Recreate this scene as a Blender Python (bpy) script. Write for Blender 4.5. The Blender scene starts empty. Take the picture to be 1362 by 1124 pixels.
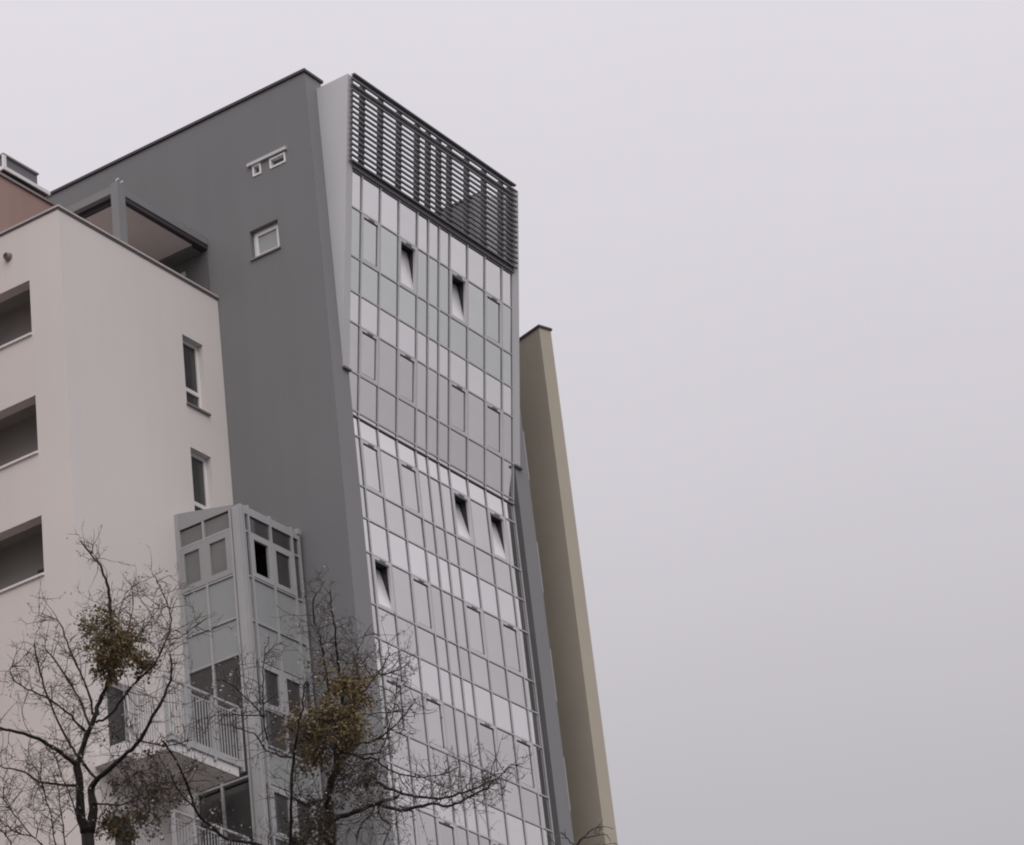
import bpy, math, random
from mathutils import Vector, Matrix, Euler

random.seed(11)
SC = bpy.context.scene
COL = SC.collection

# ---------------------------------------------------------------- camera
cam_data = bpy.data.cameras.new('camera')
cam = bpy.data.objects.new('camera', cam_data)
COL.objects.link(cam)
cam_data.sensor_fit = 'HORIZONTAL'
cam_data.sensor_width = 36.0
cam_data.lens = 36.0 * 4342.0 / 1362.0
cam_data.clip_start = 0.1
cam_data.clip_end = 2000.0
R = Vector((0.556693656, -0.823638639, -0.108219983))
U = Vector((-0.329504637, -0.338517608, 0.881381032))
F = Vector((0.762573844, 0.455000243, 0.459843356))
mw = Matrix(((R.x, U.x, -F.x, -54.54898), (R.y, U.y, -F.y, -37.15385), (R.z, U.z, -F.z, 1.6), (0, 0, 0, 1)))
cam.matrix_world = mw
SC.camera = cam

# ---------------------------------------------------------------- overcast sky, veiled sun
SUN_EL, SUN_AZ = math.radians(50), math.radians(232)      # azimuth measured from +Y, clockwise
w = bpy.data.worlds.new('World')
SC.world = w
w.use_nodes = True
nt = w.node_tree
nt.nodes.clear()
N = nt.nodes.new
out = N('ShaderNodeOutputWorld')
bg = N('ShaderNodeBackground')
bg.inputs['Strength'].default_value = 0.1
sky = N('ShaderNodeTexSky')
sky.sky_type = 'NISHITA'
sky.sun_disc = False
sky.sun_elevation = SUN_EL
sky.sun_rotation = SUN_AZ
sky.air_density = 1.0
sky.dust_density = 6.0
tc = N('ShaderNodeTexCoord')
sep = N('ShaderNodeSeparateXYZ')
nt.links.new(tc.outputs['Generated'], sep.inputs[0])
ramp = N('ShaderNodeValToRGB')                                # cloud deck: luminance against height in the sky
ramp.color_ramp.interpolation = 'B_SPLINE'
els = ramp.color_ramp.elements
stops = [(0.0, 0.47), (0.22, 0.48), (0.33, 0.50), (0.45, 0.70), (0.58, 0.80), (0.8, 0.98), (1.0, 1.16)]
els[0].position, els[0].color = stops[0][0], (stops[0][1] / 1.2,) * 3 + (1,)
els[1].position, els[1].color = stops[-1][0], (stops[-1][1] / 1.2,) * 3 + (1,)
for p_, v_ in stops[1:-1]:
    e_ = els.new(p_); e_.color = (v_ / 1.2,) * 3 + (1,)
nt.links.new(sep.outputs['Z'], ramp.inputs[0])
side = N('ShaderNodeVectorMath'); side.operation = 'DOT_PRODUCT'  # a little brighter towards the veiled sun
side.inputs[1].default_value = (math.sin(SUN_AZ), math.cos(SUN_AZ), 0.0)
nt.links.new(tc.outputs['Generated'], side.inputs[0])
sidef = N('ShaderNodeMath'); sidef.operation = 'MULTIPLY_ADD'
sidef.inputs[1].default_value = 0.06 * 12.0
sidef.inputs[2].default_value = 12.0
nt.links.new(side.outputs['Value'], sidef.inputs[0])
lum = N('ShaderNodeMath'); lum.operation = 'MULTIPLY'
nt.links.new(ramp.outputs['Color'], lum.inputs[0]); nt.links.new(sidef.outputs[0], lum.inputs[1])
noi = N('ShaderNodeTexNoise')
noi.inputs['Scale'].default_value = 3.0
noi.inputs['Detail'].default_value = 4.0
noi.inputs['Roughness'].default_value = 0.45
nt.links.new(tc.outputs['Generated'], noi.inputs['Vector'])
nmap = N('ShaderNodeMapRange')
nmap.inputs['To Min'].default_value = 0.93
nmap.inputs['To Max'].default_value = 1.07
nt.links.new(noi.outputs['Fac'], nmap.inputs['Value'])
lum2 = N('ShaderNodeMath'); lum2.operation = 'MULTIPLY'
nt.links.new(lum.outputs[0], lum2.inputs[0]); nt.links.new(nmap.outputs[0], lum2.inputs[1])
cloud = N('ShaderNodeVectorMath'); cloud.operation = 'SCALE'
cloud.inputs[0].default_value = (1.035, 0.99, 1.055)
nt.links.new(lum2.outputs[0], cloud.inputs['Scale'])
mixs = N('ShaderNodeMixRGB'); mixs.inputs['Fac'].default_value = 0.96
nt.links.new(sky.outputs[0], mixs.inputs['Color1'])
nt.links.new(cloud.outputs[0], mixs.inputs['Color2'])
nt.links.new(mixs.outputs[0], bg.inputs['Color'])
nt.links.new(bg.outputs[0], out.inputs['Surface'])

sun_d = bpy.data.lights.new('sun', 'SUN')
sun_d.energy = 1.5
sun_d.angle = math.radians(70)
sun_d.color = (1.0, 0.975, 0.95)
sun = bpy.data.objects.new('sun', sun_d)
COL.objects.link(sun)
sd = Vector((math.sin(SUN_AZ) * math.cos(SUN_EL), math.cos(SUN_AZ) * math.cos(SUN_EL), math.sin(SUN_EL)))
sun.rotation_euler = (-sd).to_track_quat('-Z', 'Y').to_euler()
sun.location = (-60, -60, 90)

vs = SC.view_settings
vs.view_transform = 'Standard'
vs.look = 'None'
vs.exposure = 0.0
vs.gamma = 1.0
vs.use_curve_mapping = False
SC.cycles.filter_width = 2.0

# ---------------------------------------------------------------- materials
def mat(name, col, rough=0.8, metal=0.0, var=0.06, scale=1.5, bump=0.0, bscale=60.0, streak=0.0, spec=0.5, per_obj=0.0, bdist=0.01):
    m = bpy.data.materials.new(name)
    m.use_nodes = True
    t = m.node_tree
    b = t.nodes['Principled BSDF']
    b.inputs['Roughness'].default_value = rough
    b.inputs['Metallic'].default_value = metal
    b.inputs['Specular IOR Level'].default_value = spec
    tcn = t.nodes.new('ShaderNodeTexCoord')
    n = t.nodes.new('ShaderNodeTexNoise')
    n.inputs['Scale'].default_value = scale
    n.inputs['Detail'].default_value = 6.0
    t.links.new(tcn.outputs['Object'], n.inputs['Vector'])
    mr = t.nodes.new('ShaderNodeMapRange')
    mr.inputs['From Min'].default_value = 0.25
    mr.inputs['From Max'].default_value = 0.75
    mr.inputs['To Min'].default_value = 1.0 - var
    mr.inputs['To Max'].default_value = 1.0 + var
    t.links.new(n.outputs['Fac'], mr.inputs['Value'])
    fac = mr.outputs[0]
    if streak:
        mp = t.nodes.new('ShaderNodeMapping')
        mp.inputs['Scale'].default_value = (2.2, 2.2, 0.10)
        t.links.new(tcn.outputs['Object'], mp.inputs['Vector'])
        n2 = t.nodes.new('ShaderNodeTexNoise')
        n2.inputs['Scale'].default_value = 1.0
        n2.inputs['Detail'].default_value = 5.0
        t.links.new(mp.outputs[0], n2.inputs['Vector'])
        mr2 = t.nodes.new('ShaderNodeMapRange')
        mr2.inputs['From Min'].default_value = 0.3
        mr2.inputs['From Max'].default_value = 0.7
        mr2.inputs['To Min'].default_value = 1.0 - streak
        mr2.inputs['To Max'].default_value = 1.0 + streak * 0.5
        t.links.new(n2.outputs['Fac'], mr2.inputs['Value'])
        mu = t.nodes.new('ShaderNodeMath'); mu.operation = 'MULTIPLY'
        t.links.new(fac, mu.inputs[0]); t.links.new(mr2.outputs[0], mu.inputs[1])
        fac = mu.outputs[0]
    if per_obj:
        oi = t.nodes.new('ShaderNodeObjectInfo')
        mr3 = t.nodes.new('ShaderNodeMapRange')
        mr3.inputs['To Min'].default_value = 1.0 - per_obj
        mr3.inputs['To Max'].default_value = 1.0 + per_obj
        t.links.new(oi.outputs['Random'], mr3.inputs['Value'])
        mu = t.nodes.new('ShaderNodeMath'); mu.operation = 'MULTIPLY'
        t.links.new(fac, mu.inputs[0]); t.links.new(mr3.outputs[0], mu.inputs[1])
        fac = mu.outputs[0]
    sc = t.nodes.new('ShaderNodeVectorMath'); sc.operation = 'SCALE'
    sc.inputs[0].default_value = col
    t.links.new(fac, sc.inputs['Scale'])
    t.links.new(sc.outputs[0], b.inputs['Base Color'])
    if bump:
        nb = t.nodes.new('ShaderNodeTexNoise')
        nb.inputs['Scale'].default_value = bscale
        nb.inputs['Detail'].default_value = 3.0
        t.links.new(tcn.outputs['Object'], nb.inputs['Vector'])
        bp = t.nodes.new('ShaderNodeBump')
        bp.inputs['Strength'].default_value = bump
        bp.inputs['Distance'].default_value = bdist
        t.links.new(nb.outputs['Fac'], bp.inputs['Height'])
        t.links.new(bp.outputs[0], b.inputs['Normal'])
    return m

M = dict(
    jamb=mat('dark inner jamb', (0.045, 0.042, 0.044), 0.8, var=0.15, scale=3),
    sashline=mat('sash seal', (0.07, 0.067, 0.07), 0.6),
    wallshade=mat('painted wall shade', (0.11, 0.112, 0.112), 0.7, var=0.06),
    curtain=mat('pale curtain', (0.60, 0.58, 0.57), 0.9, var=0.08, scale=4),
    headbar=mat('grey head bar', (0.30, 0.29, 0.30), 0.6),
    copingcream=mat('pale coping metal', (0.46, 0.42, 0.41), 0.5, 0.0, var=0.05),
    drip=mat('drip edge', (0.14, 0.115, 0.115), 0.6, var=0.05),
    tiltglass=mat('tilted pane', (0.80, 0.79, 0.79), 0.3, 0.25, var=0.02),
    winframe=mat('pale window frame', (0.62, 0.605, 0.62), 0.5, 0.1, var=0.03),
    canopy=mat('canopy grey metal', (0.215, 0.215, 0.217), 0.55, 0.0, var=0.05),
    terrace=mat('terrace tiles', (0.56, 0.53, 0.51), 0.9, var=0.1),
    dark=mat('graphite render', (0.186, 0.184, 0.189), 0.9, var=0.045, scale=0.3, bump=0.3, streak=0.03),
    pier=mat('front-lit graphite render', (0.24, 0.238, 0.244), 0.9, var=0.03, scale=0.4, bump=0.3, streak=0.02),  # graphite render made paler for the light on the tower's front faces
    fin=mat('light grey sheet metal', (0.52, 0.515, 0.53), 0.5, 0.0, var=0.03, scale=0.6, streak=0.04),
    cream=mat('cream render', (0.685, 0.638, 0.612), 0.92, var=0.04, scale=0.25, bump=0.35, streak=0.014),
    soffit=mat('cream soffit', (0.70, 0.652, 0.632), 0.92, var=0.05, scale=0.8),
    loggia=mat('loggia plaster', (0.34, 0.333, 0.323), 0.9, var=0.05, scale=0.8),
    brown=mat('rust brown render', (0.36, 0.24, 0.21), 0.92, var=0.05, scale=0.5, bump=0.3, streak=0.05),
    tan=mat('tan render', (0.445, 0.398, 0.322), 0.92, var=0.06, scale=0.5, bump=0.3, streak=0.02),
    reveal=mat('dark reveal metal', (0.085, 0.085, 0.088), 0.6, var=0.04),
    coping=mat('dark coping metal', (0.06, 0.052, 0.058), 0.5, 0.3, var=0.05),
    copinglight=mat('taupe coping metal', (0.26, 0.22, 0.22), 0.5, 0.3, var=0.05),
    alu=mat('grey aluminium', (0.52, 0.51, 0.52), 0.5, 0.1, var=0.04, scale=3),
    gasket=mat('dark mullion body', (0.165, 0.158, 0.165), 0.6, var=0.05, scale=3),
    lightband=mat('mirror glass clear', (0.815, 0.806, 0.795), 0.06, 1.0, var=0.03, scale=1.6, per_obj=0.045, bump=0.05, bscale=1.3, bdist=0.02),
    viewglass=mat('mirror glass grey', (0.660, 0.650, 0.640), 0.06, 1.0, var=0.03, scale=1.6, per_obj=0.05, bump=0.05, bscale=1.3, bdist=0.02),
    greenglass=mat('mirror glass green', (0.645, 0.667, 0.645), 0.06, 1.0, var=0.03, scale=1.6, per_obj=0.05, bump=0.05, bscale=1.3, bdist=0.02),
    slat=mat('anthracite louvre', (0.145, 0.139, 0.147), 0.65, 0.0, var=0.08, scale=2),
    white=mat('white frame', (0.74, 0.72, 0.71), 0.5, var=0.03),
    frost=mat('frosted glass', (0.30, 0.31, 0.315), 0.25, var=0.03),
    darkglass=mat('dark window glass', (0.055, 0.052, 0.052), 0.06, var=0.3, scale=1.2),
    sideglass=mat('curtained glass', (0.165, 0.162, 0.160), 0.10, var=0.12, scale=1.4),
    panel=mat('grey glass panel', (0.285, 0.295, 0.293), 0.25, var=0.03, per_obj=0.02),
    bayframe=mat('bay grey metal', (0.37, 0.365, 0.37), 0.45, 0.1, var=0.04),
    bayside=mat('bay side metal', (0.31, 0.305, 0.31), 0.5, 0.1, var=0.04),
    room=mat('dim room', (0.16, 0.155, 0.155), 0.95),
    cap=mat('roof box metal', (0.16, 0.16, 0.17), 0.6, 0.2, var=0.08, scale=2, streak=0.1),
    railing=mat('railing grey', (0.40, 0.40, 0.405), 0.5, 0.2),
    slab=mat('white slab edge', (0.66, 0.63, 0.62), 0.8, var=0.05, scale=1.5, streak=0.08),
    bark=mat('bark', (0.026, 0.019, 0.018), 0.95, var=0.3, scale=14, bump=0.6, bscale=90),
    twig=mat('twig bark', (0.072, 0.056, 0.050), 0.95, var=0.3, scale=6),
    leaf=mat('mistletoe leaf', (0.165, 0.120, 0.052), 0.85, var=0.35, scale=9),
    ivy=mat('dark ivy leaf', (0.098, 0.080, 0.056), 0.85, var=0.35, scale=9),
    fleck=mat('dried seed husk', (0.34, 0.315, 0.30), 0.9, var=0.3, scale=8),
    ground=mat('asphalt', (0.055, 0.055, 0.057), 0.95, var=0.15, scale=0.4, bump=0.4, bscale=40),
    box=mat('dark chest', (0.05, 0.045, 0.045), 0.7),
    lamp=mat('lamp shell', (0.62, 0.60, 0.60), 0.4),
)

# ---------------------------------------------------------------- helpers
def empty(name, loc, label, cat, group=None):
    o = bpy.data.objects.new(name, None)
    o.empty_display_size = 0.5
    o.location = loc
    COL.objects.link(o)
    o['label'] = label
    o['category'] = cat
    if group: o['group'] = group
    return o

class MB:
    """collects shapes in world metres, then links them as one mesh object"""
    def __init__(s):
        s.v = []; s.f = []
    def quad(s, *p):
        i = len(s.v); s.v += [tuple(q) for q in p]; s.f.append(tuple(range(i, i + len(p))))
        return s
    def box(s, x0, x1, y0, y1, z0, z1):
        return s.hexa([(x0, y0, z0), (x1, y0, z0), (x1, y1, z0), (x0, y1, z0), (x0, y0, z1), (x1, y0, z1), (x1, y1, z1), (x0, y1, z1)])
    def hexa(s, p):
        i = len(s.v); s.v += [tuple(q) for q in p]
        for f in ((0, 3, 2, 1), (4, 5, 6, 7), (0, 1, 5, 4), (1, 2, 6, 5), (2, 3, 7, 6), (3, 0, 4, 7)):
            s.f.append(tuple(i + k for k in f))
        return s
    def prism_x(s, x0, x1, yz):
        n = len(yz); i = len(s.v)
        s.v += [(x0, y, z) for y, z in yz] + [(x1, y, z) for y, z in yz]
        s.f.append(tuple(i + k for k in range(n))); s.f.append(tuple(i + n + k for k in reversed(range(n))))
        for k in range(n):
            s.f.append((i + k, i + n + k, i + n + (k + 1) % n, i + (k + 1) % n))
        return s
    def ring(s, axis, a0, a1, b0, b1, d0, d1, t):
        """picture-frame of width t; axis 'y': a=X b=Z depth=Y, axis 'x': a=Y b=Z depth=X; mitre-free butt joints"""
        for (p0, p1, q0, q1) in ((a0, a0 + t, b0, b1), (a1 - t, a1, b0, b1), (a0 + t, a1 - t, b0, b0 + t), (a0 + t, a1 - t, b1 - t, b1)):
            if axis == 'y': s.box(p0, p1, d0, d1, q0, q1)
            else: s.box(d0, d1, p0, p1, q0, q1)
        return s
    def tube(s, pts, sides=6):
        """pts: (x,y,z,r)"""
        n = len(pts); i0 = len(s.v)
        P = [Vector(p[:3]) for p in pts]
        ref = Vector((0.3, 0.5, 0.81))
        for k in range(n):
            d = (P[min(k + 1, n - 1)] - P[max(k - 1, 0)])
            d = d.normalized() if d.length > 1e-9 else Vector((0, 0, 1))
            a = d.cross(ref)
            if a.length < 1e-3: a = d.cross(Vector((1, 0, 0)))
            a.normalize(); b = d.cross(a); r = pts[k][3]
            for j in range(sides):
                t = 2 * math.pi * j / sides
                s.v.append(tuple(P[k] + a * (r * math.cos(t)) + b * (r * math.sin(t))))
        for k in range(n - 1):
            for j in range(sides):
                s.f.append((i0 + k * sides + j, i0 + k * sides + (j + 1) % sides, i0 + (k + 1) * sides + (j + 1) % sides, i0 + (k + 1) * sides + j))
        s.f.append(tuple(i0 + j for j in reversed(range(sides))))
        s.f.append(tuple(i0 + (n - 1) * sides + j for j in range(sides)))
        return s
    def mesh(s, name, m, off=(0, 0, 0), smooth=False):
        me = bpy.data.meshes.new(name)
        me.from_pydata([(x - off[0], y - off[1], z - off[2]) for x, y, z in s.v], [], s.f)
        me.materials.append(m)
        if smooth:
            for p in me.polygons: p.use_smooth = True
        me.update()
        return me
    def build(s, name, m, parent=None, smooth=False, kind=None, label=None):
        """vertices are world metres; the object sits at its thing's origin"""
        off = origin(parent)
        o = bpy.data.objects.new(name, s.mesh(name, m, off, smooth))
        COL.objects.link(o)
        if parent is not None: o.parent = parent
        if kind: o['kind'] = kind
        if label: o['label'] = label
        return o

def origin(o):
    p = Vector((0, 0, 0))
    while o is not None:
        p += Vector(o.location); o = o.parent
    return p

def place(name, me, parent, loc, rot=(0, 0, 0)):
    """a piece with (shared) mesh data, at a world position under an unrotated parent"""
    o = bpy.data.objects.new(name, me)
    COL.objects.link(o)
    o.parent = parent
    o.location = Vector(loc) - origin(parent)
    o.rotation_euler = rot
    return o

def sub(name, me, parent, loc=(0, 0, 0), rot=(0, 0, 0)):
    """a sub-part in its part's own frame"""
    o = bpy.data.objects.new(name, me)
    COL.objects.link(o)
    o.parent = parent
    o.location = loc
    o.rotation_euler = rot
    return o

def holed_wall(axis, d, th, a0, a1, b0, b1, holes, mb=None):
    """wall in plane axis=d, th thick along +axis, with openings (a0,a1,b0,b1)"""
    mb = mb or MB()
    A = sorted({a0, a1, *[h[0] for h in holes], *[h[1] for h in holes]})
    B = sorted({b0, b1, *[h[2] for h in holes], *[h[3] for h in holes]})
    def P(a, b, t):
        return (a, d + t, b) if axis == 'y' else (d + t, a, b)
    def q(p0, p1, p2, p3): mb.quad(p0, p1, p2, p3)
    for i in range(len(A) - 1):
        for j in range(len(B) - 1):
            ca, cb = (A[i] + A[i + 1]) / 2, (B[j] + B[j + 1]) / 2
            if any(h[0] < ca < h[1] and h[2] < cb < h[3] for h in holes): continue
            q(P(A[i], B[j], 0), P(A[i + 1], B[j], 0), P(A[i + 1], B[j + 1], 0), P(A[i], B[j + 1], 0))
            q(P(A[i], B[j], th), P(A[i], B[j + 1], th), P(A[i + 1], B[j + 1], th), P(A[i + 1], B[j], th))
    for h in list(holes) + [(a0, a1, b0, b1)]:
        q(P(h[0], h[2], 0), P(h[0], h[3], 0), P(h[0], h[3], th), P(h[0], h[2], th))
        q(P(h[1], h[2], 0), P(h[1], h[2], th), P(h[1], h[3], th), P(h[1], h[3], 0))
        q(P(h[0], h[2], 0), P(h[0], h[2], th), P(h[1], h[2], th), P(h[1], h[2], 0))
        q(P(h[0], h[3], 0), P(h[1], h[3], 0), P(h[1], h[3], th), P(h[0], h[3], th))
    return mb

_box_cache = {}
def box_mesh(name, sx, sy, sz, m):
    """box centred on its own origin, shared between alike pieces"""
    k = (round(sx, 3), round(sy, 3), round(sz, 3), m.name)
    if k not in _box_cache:
        _box_cache[k] = MB().box(-sx / 2, sx / 2, -sy / 2, sy / 2, -sz / 2, sz / 2).mesh(name, m)
    return _box_cache[k]

# ---------------------------------------------------------------- ground
g = MB().quad((-900, -900, 0), (900, -900, 0), (900, 900, 0), (-900, 900, 0)).build('ground', M['ground'])
g['kind'] = 'structure'
g['label'] = 'plain dark asphalt ground below the buildings'

# ================================================================= grey tower with the folded glass front
tower = empty('grey_tower', (0, 0, 0), 'tall dark grey tower with a folded mirror glass front and louvred crown', 'building')
ZT = 45.87
HOLES = [(1.50, 1.76, 43.64, 43.95), (0.76, 1.24, 43.64, 43.92), (1.16, 2.00, 41.40, 42.21)]
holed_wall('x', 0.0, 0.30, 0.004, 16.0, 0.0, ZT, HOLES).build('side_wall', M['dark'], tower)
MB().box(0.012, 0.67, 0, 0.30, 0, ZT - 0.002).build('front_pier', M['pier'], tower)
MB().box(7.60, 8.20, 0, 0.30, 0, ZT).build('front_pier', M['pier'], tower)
MB().box(7.590, 7.598, 0.003, 0.36, 0, 37.8).build('pier_reveal', M['reveal'], tower)
MB().box(7.65, 8.20, 0.30, 16.0, 0, ZT).build('side_wall', M['dark'], tower, label='dark grey wall on the far side of the tower, next to the tan wall')
MB().box(0.30, 7.65, 15.7, 16.0, 0, ZT).build('back_wall', M['dark'], tower)
MB().box(0.30, 7.65, 0.30, 15.7, 43.0, 43.2).box(0.68, 7.58, -0.53, 0.30, 43.0, 43.17).build('terrace_floor', M['loggia'], tower)
MB().box(0.30, 7.65, 2.3, 2.5, 0, 43.0).build('room_wall', M['room'], tower)
for z in (37.9, 34.9, 31.9, 28.95, 26.0):
    MB().box(0.68, 7.58, 0.36, 2.3, z - 0.9, z - 0.7).build('floor_slab', M['room'], tower)
# roof copings
MB().box(-0.05, 0.36, 0.36, 16.05, ZT + 0.002, ZT + 0.075).box(-0.05, 0.72, -0.05, 0.36, ZT + 0.002, ZT + 0.075).build('roof_coping', M['coping'], tower)
MB().box(7.60, 8.25, 0.0, 16.05, ZT + 0.002, ZT + 0.05).build('roof_coping', M['coping'], tower)
# little windows of the side wall
MB().box(-0.07, 0.0, 0.70, 1.88, 43.955, 44.035).build('window_hood', M['alu'], tower)
for (y0, y1, z0, z1, _k) in ((1.50, 1.76, 43.64, 43.95, 0), (0.76, 1.24, 43.64, 43.92, 1)):
    f = MB().ring('x', y0 + 0.002, y1 - 0.002, z0 + 0.002, z1 - 0.002, -0.02, 0.16, 0.045).build('vent_window', M['white'], tower)
    MB().box(0.10, 0.12, y0 + 0.045, y1 - 0.045, z0 + 0.045, z1 - 0.045).build('pane', M['cap'], f)
f = MB().ring('x', 1.165, 1.995, 41.43, 42.205, 0.14, 0.22, 0.06).build('window', M['white'], tower)
MB().ring('x', 1.227, 1.933, 41.492, 42.143, 0.12, 0.20, 0.075).build('sash', M['white'], f)
MB().box(0.16, 0.18, 1.302, 1.858, 41.567, 42.068).build('pane', M['frost'], f)
MB().box(-0.05, 0.14, 1.13, 2.03, 41.385, 41.425).build('sill', M['copinglight'], f)
MB().box(-0.06, 0.0, 3.97, 4.10, 41.78, 41.90).build('wall_lamp', M['lamp'], tower)

# ---- metal fins that carry the leaning glass
LEAN = 0.125
ZP = 37.92                                     # where the leaning front meets the piers
def lean_y(z): return -LEAN * (z - ZP)
for x0, x1 in ((0.45, 0.675), (7.58, 7.84)):
    fin = MB().prism_x(x0, x1, [(-0.004, ZP - 0.02), (-0.004, 45.60), (lean_y(45.60), 45.60)]).build('side_fin', M['fin'], tower)
    MB().box(x0 - 0.03, x1 + 0.02, -0.07, -0.004, ZP - 0.075, ZP - 0.022).build('fin_foot', M['drip'], fin)

# ---- curtain wall
ZF = 36.86                                     # the fold
YF = 0.05 - LEAN * (ZF - ZP)
TH = math.atan(LEAN)
COLS = [0.69, 1.12, 1.87, 2.64, 3.41, 3.88, 4.34, 4.80, 5.57, 6.34, 7.10, 7.565]
UP = [43.14, 42.17, 40.89, 39.98, 39.19, 37.94, 36.99]
LO = [ZF, 36.34, 35.05, 34.23, 33.36, 32.07, 31.25, 30.37, 29.10, 28.25, 27.39, 26.10, 25.27]
def front(x, z):
    """point of the glass front and its tilt"""
    if z > ZF - 1e-6: return Vector((x, 0.05 - LEAN * (z - ZP), z)), TH
    return Vector((x, YF + 0.01, z)), 0.0
def fbox(name, x0, x1, z0, z1, dn0, dn1, m, parent, upper):
    """box lying on the front between x0..x1, z0..z1, from dn0 to dn1 proud of the glass plane"""
    zc = (z0 + z1) / 2
    c, th = front((x0 + x1) / 2, zc if upper else min(zc, ZF - 0.001))
    if not upper: c, th = Vector(((x0 + x1) / 2, YF + 0.01, zc)), 0.0
    n = Vector((0, -math.cos(th), -math.sin(th)))
    hgt = (z1 - z0) / math.cos(th)
    me = box_mesh(name, x1 - x0, dn1 - dn0, hgt, m)
    return place(name, me, parent, c + n * ((dn0 + dn1) / 2), (th, 0, 0))

WINDOWS = {}                                   # (row, column) -> open?
for r, up in ((1, True), (4, True)):
    for c in (1, 3, 7, 9): WINDOWS[('u', r, c)] = (r == 1 and c in (3, 7))
for r in (1, 4, 7, 10):
    for c in (1, 3, 7, 9): WINDOWS[('l', r, c)] = (r == 1 and c in (7, 9)) or (r == 4 and c == 1)

_win = {}
def ring_mesh(name, w_, h_, t, d, m):
    k = ('ring', round(w_, 3), round(h_, 3), t, d, m.name)
    if k not in _win:
        mb = MB().ring('y', -w_ / 2, w_ / 2, -h_ / 2, h_ / 2, -d / 2, d / 2, t)
        _win[k] = mb.mesh(name, m)
    return _win[k]

def vent_window(x0, x1, z0, z1, upper, is_open):
    zc = (z0 + z1) / 2
    if upper: c, th = front((x0 + x1) / 2, zc)
    else: c, th = Vector(((x0 + x1) / 2, YF + 0.01, zc)), 0.0
    W, H = x1 - x0, (z1 - z0) / math.cos(th)
    fr = place('vent_window', ring_mesh('vent_window', W, H, 0.065, 0.07, M['winframe']), tower, c, (th, 0, 0))
    if is_open: fr['label'] = 'window tilted open, dark gap showing above its sash'
    if is_open:
        sub('reveal', ring_mesh('reveal', W - 0.06, H - 0.06, 0.02, 0.30, M['jamb']), fr, (0, 0.187, 0))
    sw, sh = W - 0.136, H - 0.136
    hinge = Vector((0, 0.012, -sh / 2))
    a = math.radians(-random.uniform(11.0, 13.8)) if is_open else 0.0
    rot = Matrix.Rotation(a, 3, 'X')
    def sp(name, me, rel):
        return sub(name, me, fr, hinge + rot @ (Vector(rel) - Vector((0, 0, -sh / 2))), (a, 0, 0))
    sp('sash', ring_mesh('sash', sw, sh, 0.030 if not is_open else 0.03, 0.034, M['sashline'] if not is_open else M['winframe']), (0, 0, 0))
    mt = M['greenglass'] if (upper and z0 > 39.5) else (M['viewglass'])
    if is_open: mt = M['tiltglass']
    e_ = 0.062 if not is_open else 0.062
    sp('sash_pane', box_mesh('sash_pane', sw - e_, 0.02, sh - e_, mt), (0, -0.004, 0))
    sub('head_bar', box_mesh('head_bar', 0.22, 0.02, 0.034, M['headbar']), fr, (0.02, -0.046, H / 2 - 0.03))  # short darker bar at the top of the frame

def pane_material(upper, r, z):
    if upper:
        if r in (0, 3): return M['lightband']
        if r in (1, 2): return M['greenglass']
        return M['viewglass']
    return M['lightband'] if r % 3 == 0 else M['viewglass']

for tag_, rows, upper in (('u', UP, True), ('l', LO, False)):
    for r in range(len(rows) - 1):
        z1, z0 = rows[r] - 0.021, rows[r + 1] + 0.021
        for c in range(11):
            x0, x1 = COLS[c] + 0.022, COLS[c + 1] - 0.022
            if (tag_, r, c) in WINDOWS:
                vent_window(x0, x1, z0, z1, upper, WINDOWS[(tag_, r, c)])
            else:
                o = fbox('glass_pane', x0, x1, z0, z1, -0.012, 0.012, pane_material(upper, r, z0), tower, upper)
                o.rotation_euler.x += random.gauss(0, 0.0022)
                o.rotation_euler.z += random.gauss(0, 0.0022)
# strip between the last rail and the fold, then the plain glazing further down
for c in range(11):
    fbox('glass_pane', COLS[c] + 0.022, COLS[c + 1] - 0.022, ZF + 0.02, UP[-1] - 0.022, -0.012, 0.012, M['lightband'], tower, True)
z = LO[-1]
while z > 1.0:
    zn = max(z - 2.97, 0.0)
    MB().box(COLS[0], COLS[-1], YF + 0.0, YF + 0.02, zn + 0.022, z - 0.022).build('lower_glazing', M['viewglass'], tower)
    MB().box(COLS[0] - 0.01, COLS[-1] + 0.02, YF - 0.05, YF + 0.01, zn - 0.02 if zn > 0 else 0.0, zn + 0.022).build('transom', M['alu'], tower)
    z = zn
for i, x in enumerate(COLS):
    m_ = fbox('mullion', x - 0.021, x + 0.021, ZF + 0.01, 43.16, -0.03, 0.030, M['gasket'], tower, True)
    hh = (43.16 - ZF - 0.01) / math.cos(TH)
    sub('mullion_cap', box_mesh('mullion_cap', 0.042, 0.014, hh, M['alu']), m_, (0, -0.0372, 0))
    m_ = fbox('mullion', x - 0.021, x + 0.021, 0.0, ZF - 0.03, -0.03, 0.030, M['gasket'], tower, False)
    sub('mullion_cap', box_mesh('mullion_cap', 0.042, 0.014, ZF - 0.03, M['alu']), m_, (0, -0.0372, 0))
for rows, upper in ((UP, True), (LO[1:], False)):
    for z in rows:
        t_ = fbox('transom', COLS[0] - 0.01, COLS[-1] + 0.02, z - 0.020, z + 0.020, -0.02, 0.024, M['gasket'], tower, upper)
        sub('transom_cap', box_mesh('transom_cap', COLS[-1] - COLS[0] + 0.03, 0.010, 0.036, M['alu']), t_, (0, -0.0272, 0.004))
# drip rail at the fold: pale lip over a dark gap
fbox('fold_rail', COLS[0] - 0.01, COLS[-1] + 0.02, ZF - 0.035, ZF - 0.002, -0.02, 0.02, M['drip'], tower, False)
fbox('fold_lip', COLS[0] - 0.01, COLS[-1] + 0.02, ZF + 0.0, ZF + 0.018, -0.02, 0.05, M['alu'], tower, True)

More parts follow.
